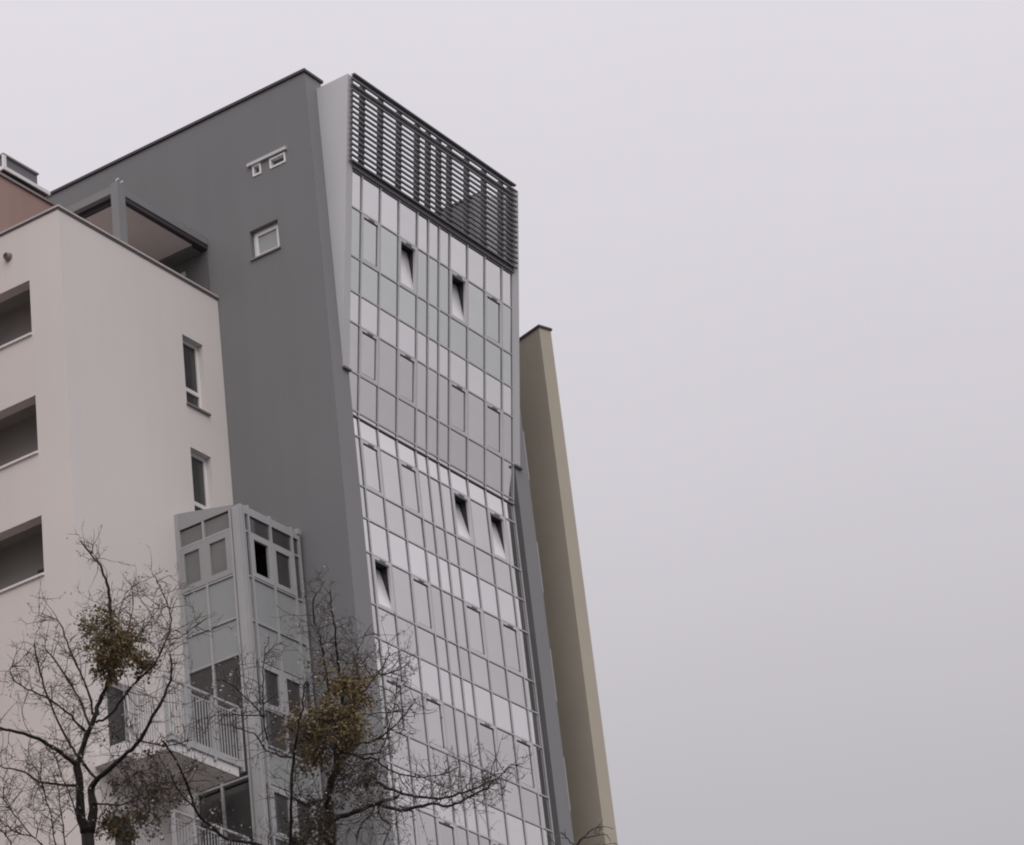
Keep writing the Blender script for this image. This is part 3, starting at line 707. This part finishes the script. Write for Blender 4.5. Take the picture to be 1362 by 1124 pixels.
MID_LIMBS = [
 [(-31.49,-20.95,12.56,0.03),(-31.49,-21.0,12.68,0.0276),(-31.45,-21.05,12.8,0.0252),(-31.46,-21.07,12.96,0.0228),(-31.43,-21.04,13.09,0.0204),(-31.4,-21.12,13.21,0.018)],
 [(-31.39,-20.91,12.36,0.022),(-31.5,-21.14,12.3,0.0196),(-31.57,-21.34,12.27,0.0172),(-31.67,-21.57,12.23,0.0148),(-31.81,-21.83,12.16,0.0124),(-31.96,-22.05,12.1,0.01)],
 [(-31.66,-21.63,12.22,0.014),(-31.72,-21.9,12.06,0.0132),(-31.69,-22.04,12.06,0.0124),(-31.7,-22.14,12.04,0.0116),(-31.72,-22.25,12.02,0.0108),(-31.72,-22.4,11.95,0.01),(-31.74,-22.51,11.94,0.0092),(-31.81,-22.65,11.92,0.0084),(-31.8,-22.82,11.95,0.0076),(-31.95,-22.99,11.9,0.0068),(-31.95,-23.05,11.94,0.006)],
 [(-31.9,-21.78,12.33,0.012),(-31.86,-21.89,12.23,0.0113),(-31.89,-22.03,12.14,0.0107),(-31.89,-22.18,12.06,0.01),(-31.9,-22.37,11.99,0.0093),(-31.81,-22.48,11.99,0.0087),(-31.88,-22.68,11.95,0.008),(-31.95,-22.86,11.92,0.0073),(-31.95,-22.96,11.93,0.0067),(-31.96,-23.06,11.93,0.006)],
 [(-31.63,-21.23,12.86,0.01),(-31.66,-21.36,12.79,0.0093),(-31.65,-21.48,12.72,0.0086),(-31.57,-21.55,12.71,0.0079),(-31.61,-21.66,12.6,0.0072),(-31.53,-21.73,12.54,0.0065),(-31.45,-21.85,12.48,0.0058),(-31.44,-21.96,12.44,0.0051),(-31.51,-22.12,12.38,0.0044),(-31.37,-22.23,12.42,0.0037),(-31.4,-22.36,12.42,0.003)],
 [(-31.95,-23.06,11.93,0.005),(-32.01,-23.14,11.92,0.004),(-32.09,-23.26,11.93,0.003),(-32.12,-23.35,11.95,0.002)],
 [(-31.95,-23.06,11.93,0.005),(-32.01,-23.14,11.86,0.004),(-32.01,-23.17,11.8,0.003),(-31.95,-23.21,11.77,0.002)],
 [(-31.98,-22.92,11.86,0.005),(-31.97,-22.99,11.93,0.0043),(-31.89,-23.0,12.01,0.0035),(-31.8,-23.05,12.04,0.0027),(-31.73,-23.08,12.05,0.002)],
 [(-31.48,-20.91,12.51,0.016),(-31.76,-21.01,12.41,0.0138),(-31.88,-21.0,12.36,0.0115),(-32.07,-21.06,12.31,0.0092),(-32.28,-21.13,12.27,0.007)],
 [(-31.96,-20.82,11.92,0.014),(-32.13,-20.98,12.15,0.0129),(-32.28,-21.12,12.36,0.0118),(-32.3,-21.18,12.59,0.0106),(-32.5,-21.38,12.71,0.0095),(-32.52,-21.43,12.81,0.0084),(-32.55,-21.49,12.9,0.0072),(-32.58,-21.55,13.04,0.0061),(-32.69,-21.67,13.11,0.005)],
 [(-31.47,-21.17,13.18,0.012),(-31.44,-21.17,13.2,0.0111),(-31.35,-21.17,13.32,0.0102),(-31.37,-21.27,13.39,0.0093),(-31.28,-21.29,13.51,0.0084),(-31.17,-21.31,13.64,0.0076),(-31.08,-21.34,13.75,0.0067),(-31.01,-21.36,13.83,0.0058),(-30.87,-21.35,14.0,0.0049),(-30.89,-21.4,14.02,0.004)],
 [(-31.43,-21.05,13.22,0.012),(-31.48,-21.08,13.37,0.0112),(-31.51,-21.08,13.54,0.0105),(-31.54,-21.09,13.71,0.0097),(-31.49,-21.04,13.91,0.009),(-31.6,-21.1,14.02,0.0083),(-31.56,-21.05,14.17,0.0075),(-31.53,-21.0,14.26,0.0067),(-31.59,-21.04,14.36,0.006),(-31.64,-21.09,14.44,0.0052),(-31.67,-21.15,14.47,0.0045),(-31.65,-21.19,14.52,0.0037),(-31.5,-21.15,14.67,0.003)],
 [(-31.4,-21.1,13.22,0.013),(-31.41,-21.15,13.36,0.012),(-31.49,-21.21,13.48,0.011),(-31.44,-21.17,13.65,0.01),(-31.52,-21.22,13.8,0.009),(-31.67,-21.32,13.93,0.008),(-31.74,-21.37,14.08,0.007),(-31.75,-21.36,14.18,0.006),(-31.77,-21.38,14.29,0.005),(-31.84,-21.43,14.36,0.004)],
 [(-31.39,-21.33,13.42,0.007),(-31.38,-21.36,13.55,0.0064),(-31.34,-21.32,13.69,0.0057),(-31.34,-21.29,13.85,0.0051),(-31.3,-21.3,13.95,0.0045),(-31.27,-21.33,14.02,0.0039),(-31.18,-21.31,14.13,0.0033),(-31.16,-21.34,14.18,0.0026),(-31.13,-21.39,14.25,0.002)],
 [(-31.72,-20.75,11.89,0.014),(-31.95,-20.67,11.96,0.0135),(-32.15,-20.6,12.02,0.013),(-32.39,-20.58,12.0,0.0125),(-32.45,-20.45,12.06,0.012),(-32.58,-20.41,12.15,0.0115),(-32.66,-20.38,12.21,0.011),(-32.83,-20.45,12.23,0.0105),(-32.95,-20.49,12.35,0.01),(-33.1,-20.55,12.45,0.0095),(-33.24,-20.6,12.51,0.009),(-33.3,-20.58,12.61,0.0085),(-33.5,-20.65,12.64,0.008)],
 [(-33.0,-20.6,12.12,0.007),(-33.21,-20.67,12.14,0.0062),(-33.29,-20.64,12.23,0.0054),(-33.42,-20.67,12.31,0.0046),(-33.58,-20.73,12.35,0.0038),(-33.72,-20.77,12.42,0.003)],
 [(-32.39,-21.22,12.6,0.008),(-32.55,-21.19,12.6,0.007),(-32.62,-21.12,12.64,0.006),(-32.85,-21.2,12.69,0.005),(-32.85,-21.08,12.78,0.004),(-32.89,-20.98,12.83,0.003)],
 [(-32.64,-21.16,12.72,0.006),(-32.83,-21.28,12.84,0.0054),(-32.99,-21.41,13.01,0.0048),(-33.11,-21.51,13.11,0.0042),(-33.17,-21.58,13.2,0.0036),(-33.11,-21.56,13.36,0.003)],
 [(-32.87,-21.31,12.82,0.006),(-32.97,-21.29,12.91,0.0053),(-33.1,-21.24,13.03,0.0045),(-33.33,-21.26,13.05,0.0037),(-33.46,-21.24,13.04,0.003)],
 [(-32.72,-21.21,12.92,0.006),(-32.91,-21.17,12.88,0.005),(-33.01,-21.04,12.9,0.004),(-33.08,-20.92,12.91,0.003),(-33.27,-20.87,12.81,0.002)],
 [(-31.56,-21.14,12.87,0.01),(-31.37,-21.21,13.01,0.0088),(-31.16,-21.32,13.08,0.0076),(-31.04,-21.47,13.21,0.0064),(-30.91,-21.52,13.35,0.0052),(-30.79,-21.56,13.52,0.004)],
 [(-31.33,-21.17,12.94,0.008),(-31.1,-21.19,13.0,0.0072),(-31.02,-21.21,13.02,0.0063),(-30.98,-21.29,13.1,0.0055),(-30.98,-21.38,13.29,0.0047),(-30.81,-21.36,13.62,0.0038),(-30.82,-21.43,13.86,0.003)],
 [(-31.4,-21.35,13.26,0.006),(-31.04,-21.27,13.4,0.0047),(-30.78,-21.26,13.48,0.0033),(-30.47,-21.22,13.59,0.002)],
 [(-31.14,-21.34,13.68,0.006),(-31.15,-21.28,13.82,0.005),(-31.11,-21.22,13.92,0.004),(-31.04,-21.08,14.08,0.003),(-30.99,-20.99,14.23,0.002)],
 [(-31.14,-21.39,13.73,0.007),(-30.84,-21.35,13.85,0.0057),(-30.65,-21.35,13.95,0.0043),(-30.6,-21.42,14.02,0.003)],
 [(-31.39,-20.89,12.33,0.01),(-31.46,-20.81,12.24,0.0083),(-31.62,-20.78,12.12,0.0067),(-31.58,-20.66,12.05,0.005)],
 [(-31.37,-21.4,12.38,0.008),(-31.3,-21.4,12.23,0.0067),(-31.36,-21.53,12.11,0.0055),(-31.49,-21.53,11.93,0.0043),(-31.5,-21.48,11.83,0.003)],
 [(-31.45,-21.43,12.32,0.008),(-31.57,-21.45,12.18,0.0063),(-31.69,-21.42,12.07,0.0047),(-31.74,-21.4,11.9,0.003)],
]
SMALL_LIMBS = [
 [(-26.76,-20.63,13.11,0.012),(-26.81,-20.73,13.25,0.0103),(-26.77,-20.82,13.35,0.0087),(-26.62,-20.79,13.44,0.007)],
 [(-26.77,-20.88,13.37,0.006),(-26.74,-20.93,13.42,0.005),(-26.57,-20.89,13.49,0.004),(-26.54,-20.98,13.48,0.003),(-26.53,-21.07,13.44,0.002)],
 [(-26.78,-20.83,13.34,0.005),(-26.79,-20.96,13.32,0.0043),(-26.59,-20.99,13.38,0.0035),(-26.57,-21.01,13.34,0.0027),(-26.55,-21.02,13.3,0.002)],
 [(-26.79,-20.73,13.26,0.005),(-26.96,-20.75,13.32,0.0035),(-27.16,-20.79,13.31,0.002)],
 [(-26.79,-20.66,13.18,0.005),(-26.93,-20.62,13.24,0.004),(-27.03,-20.6,13.32,0.003),(-27.19,-20.64,13.32,0.002)],
 [(-26.76,-20.63,13.11,0.006),(-26.7,-20.84,13.19,0.0047),(-26.67,-20.97,13.24,0.0033),(-26.66,-21.15,13.22,0.002)],
]
# c1 [-32.37, -19.3, 14.34]
# c1b [-32.21, -19.25, 14.25]
# dark [-31.54, -18.76, 13.32]
# c2 [-31.72, -21.28, 13.06]
# c2b [-31.58, -21.25, 12.79]
# l [-31.8, -21.87, 12.25]
# b [-31.67, -20.86, 12.12]
# b3 [-31.57, -18.76, 13.58]
# b4 [-31.53, -18.54, 13.08]

# ================================================================= bare trees
def grow_twigs(mb, flecks, limb, rng, dens, lmax, depth=0, outward=None, rbase=0.0045):
    P = [Vector(p[:3]) for p in limb]
    total = sum((P[i + 1] - P[i]).length for i in range(len(P) - 1))
    n = max(2, int(total * dens))
    acc = [0.0]
    for i in range(len(P) - 1): acc.append(acc[-1] + (P[i + 1] - P[i]).length)
    for k in range(n):
        s_ = total * (0.12 + 0.88 * rng.random())
        i = max(j for j in range(len(P) - 1) if acc[j] <= s_ + 1e-9)
        t = (s_ - acc[i]) / max(acc[i + 1] - acc[i], 1e-6)
        base = P[i].lerp(P[i + 1], min(t, 1))
        d = (P[i + 1] - P[i]).normalized()
        side = Vector((rng.gauss(0, 1), rng.gauss(0, 1), rng.gauss(0, .8)))
        side -= d * side.dot(d); side.normalize()
        v = (d * rng.uniform(0.15, 0.9) + side).normalized()
        L = lmax * (0.3 + 0.7 * rng.random()) * (1 - 0.35 * s_ / total)
        ns = 5 if depth == 0 else 4
        r0 = rbase * (0.85 + 0.3 * rng.random()); cur = base.copy()
        pts = [(cur.x, cur.y, cur.z, r0)]
        bend = Vector((rng.gauss(0, .25), rng.gauss(0, .25), rng.gauss(0.12, .28)))
        for q in range(ns):
            v = (v + bend * 0.45 + Vector((rng.gauss(0, .22), rng.gauss(0, .22), rng.gauss(0, .22)))).normalized()
            cur = cur + v * (L / ns)
            pts.append((cur.x, cur.y, cur.z, r0 * (1 - 0.72 * (q + 1) / ns)))
        mb.tube(pts, 3)
        if rng.random() < 0.5:
            e = Vector(pts[-1][:3]); flecks.append(e + Vector((rng.gauss(0, .03), rng.gauss(0, .03), rng.gauss(-.02, .03))))
        if depth < 2:
            grow_twigs(mb, flecks, pts, rng, 7.0 if depth == 0 else 5.5, lmax * (0.48 if depth == 0 else 0.5), depth + 1, None, rbase * 0.72)

def leaf_mesh(points, rng, size, name, m, parent, kind='stuff', droop=0.3):
    mb = MB()
    for p in points:
        a = Vector((rng.gauss(0, 1), rng.gauss(0, 1), rng.gauss(-droop, 1))).normalized()
        b = a.cross(Vector((rng.gauss(0, 1), rng.gauss(0, 1), rng.gauss(0, 1)))).normalized()
        n = a.cross(b)
        L = size * rng.uniform(0.6, 1.35); W = L * rng.uniform(0.22, 0.36)
        q = Vector(p)
        mb.quad(q, q + a * L * .5 + b * W + n * W * .3, q + a * L, q + a * L * .5 - b * W + n * W * .3)
    return mb.build(name, m, parent, kind=kind)

def smooth_limb(pts, rng, wob):
    """catmull-rom through the joints with a little natural wobble"""
    out_ = []
    n = len(pts)
    for i in range(n - 1):
        p0 = Vector(pts[max(i - 1, 0)]); p1 = Vector(pts[i]); p2 = Vector(pts[i + 1]); p3 = Vector(pts[min(i + 2, n - 1)])
        for t in (0.0, 0.34, 0.67):
            q = 0.5 * ((2 * p1) + (p2 - p0) * t + (2 * p0 - 5 * p1 + 4 * p2 - p3) * t * t + (3 * p1 - p0 - 3 * p2 + p3) * t ** 3)
            if t > 0: q = q + Vector((rng.gauss(0, wob), rng.gauss(0, wob), rng.gauss(0, wob), 0))
            q.w = max(q.w * 1.22 * (1 + rng.gauss(0, .06)), 0.0018)
            out_.append(tuple(q))
    out_.append(tuple(pts[-1]))
    return out_

def bare_tree(name, label, stems, limbs, seed, root_r, twig_len=0.6, dens=17.0, fork=None):
    rng = random.Random(seed)
    b0 = Vector(stems[0][0][:3])
    base = Vector((b0.x + 0.25, b0.y - 0.2, 0.0))
    t = empty(name, base, label, 'tree', 'bare trees in front of the buildings')
    # trunk from the ground to the first traced joint, flared at the root
    tr = []
    for q in range(9):
        s_ = q / 8
        x = base.x + (b0.x - base.x) * s_ + math.sin(s_ * 5 + seed) * 0.05 * (1 - s_)
        y = base.y + (b0.y - base.y) * s_ + math.cos(s_ * 4 + seed) * 0.05 * (1 - s_)
        r = stems[0][0][3] * 1.0 + (root_r - stems[0][0][3]) * (1 - s_) ** 1.2 + (0.08 * (1 - s_ * 8) if s_ < .125 else 0)
        tr.append((x, y, b0.z * s_, r))
    mb = MB()
    mb.tube(tr, 12)
    for st in stems: 
        mb.tube(smooth_limb(st, rng, 0.004), 9)
    if len(stems) > 1:
        for st in stems[1:]:
            j = tr[-2]; mb.tube([(j[0], j[1], j[2], st[0][3] * 1.3), st[0]], 9)
    mb.build('trunk', M['bark'], t, smooth=True)
    tw = MB(); fl = []
    for L in limbs:
        S = smooth_limb(L, rng, 0.005)
        MB().tube(S, 7).build('branch', M['bark'], t, smooth=True)
        grow_twigs(tw, fl, S, rng, dens, twig_len)
    tw.build('twigs', M['twig'], t, kind='stuff')
    if fl: leaf_mesh(fl, rng, 0.026, 'seed_husks', M['fleck'], t)
    return t

def mistletoe(loc, r, n, label, m, seed, squash=1.0, size=0.042):
    rng = random.Random(seed)
    t = empty('mistletoe', loc, label, 'mistletoe', 'mistletoe clumps in the bare trees')
    st = MB(); pts = []
    c = Vector(loc)
    hubs = [c + Vector((rng.gauss(0, .32), rng.gauss(0, .32), rng.gauss(0, .34) * squash)) * r for _ in range(6)]
    def fork(p, v, L, rad, lev):
        v = (v + Vector((rng.gauss(0, .28), rng.gauss(0, .28), rng.gauss(-.06, .28)))).normalized()
        q = p + Vector((v.x, v.y, v.z * squash)) * L
        st.tube([(p.x, p.y, p.z, rad), (q.x, q.y, q.z, rad * .75)], 3)
        if lev >= 2:
            for _ in range(2 if lev < 4 else 4):
                pts.append(q + Vector((rng.gauss(0, .022), rng.gauss(0, .022), rng.gauss(0, .022))))
        if lev < 4:
            for _ in range(2 if rng.random() < .85 else 3): 
                fork(q, (v + Vector((rng.gauss(0, .6), rng.gauss(0, .6), rng.gauss(0, .6)))), L * rng.uniform(.72, 1.0), rad * .75, lev + 1)
    for k in range(int(n / 75)):
        d = Vector((rng.gauss(0, 1), rng.gauss(0, 1), rng.gauss(0, 1))).normalized()
        fork(hubs[k % 6], d, r * rng.uniform(.14, .34), 0.0065, 0)
    st.build('stems', M['twig'], t, kind='stuff')
    leaf_mesh(pts, rng, size, 'leaves', m, t, droop=0.2)
    return t

bare_tree('bare_tree', 'bare tree with twin stems at the left, in front of the cream wall', LEFT_TRUNK, LEFT_LIMBS, 3, 0.17)
bare_tree('bare_tree', 'bare tree with long low limb reaching right across the mirror glass', MID_TRUNK, MID_LIMBS, 8, 0.18)
bare_tree('bare_tree', 'tip of a small bare tree at the foot of the tan wall', [SMALL_LIMBS[0]], SMALL_LIMBS[1:], 5, 0.12, 0.25, 5.0)
mistletoe((-32.37, -19.30, 14.33), 0.34, 2600, 'olive mistletoe clump high in the left bare tree, against cream wall', M['leaf'], 21, size=0.036)
mistletoe((-31.74, -21.28, 13.00), 0.37, 3800, 'largest brown mistletoe clump, in the middle bare tree beside the bay', M['leaf'], 22, size=0.034)
mistletoe((-31.54, -18.72, 13.28), 0.54, 1300, 'dark leafy mistletoe clump low in the left bare tree, under the balcony', M['ivy'], 23, 1.2, size=0.034)
mistletoe((-31.53, -18.54, 13.00), 0.20, 700, 'small olive mistletoe tuft lowest in the left bare tree', M['leaf'], 29, size=0.034)
mistletoe((-31.67, -20.86, 12.10), 0.28, 1400, 'dark mistletoe clump below the bay, at the bottom edge', M['ivy'], 24, size=0.036)
mistletoe((-31.55, -21.35, 12.66), 0.46, 800, 'thin brown mistletoe clump under the largest one', M['ivy'], 25, 1.1, 0.03)
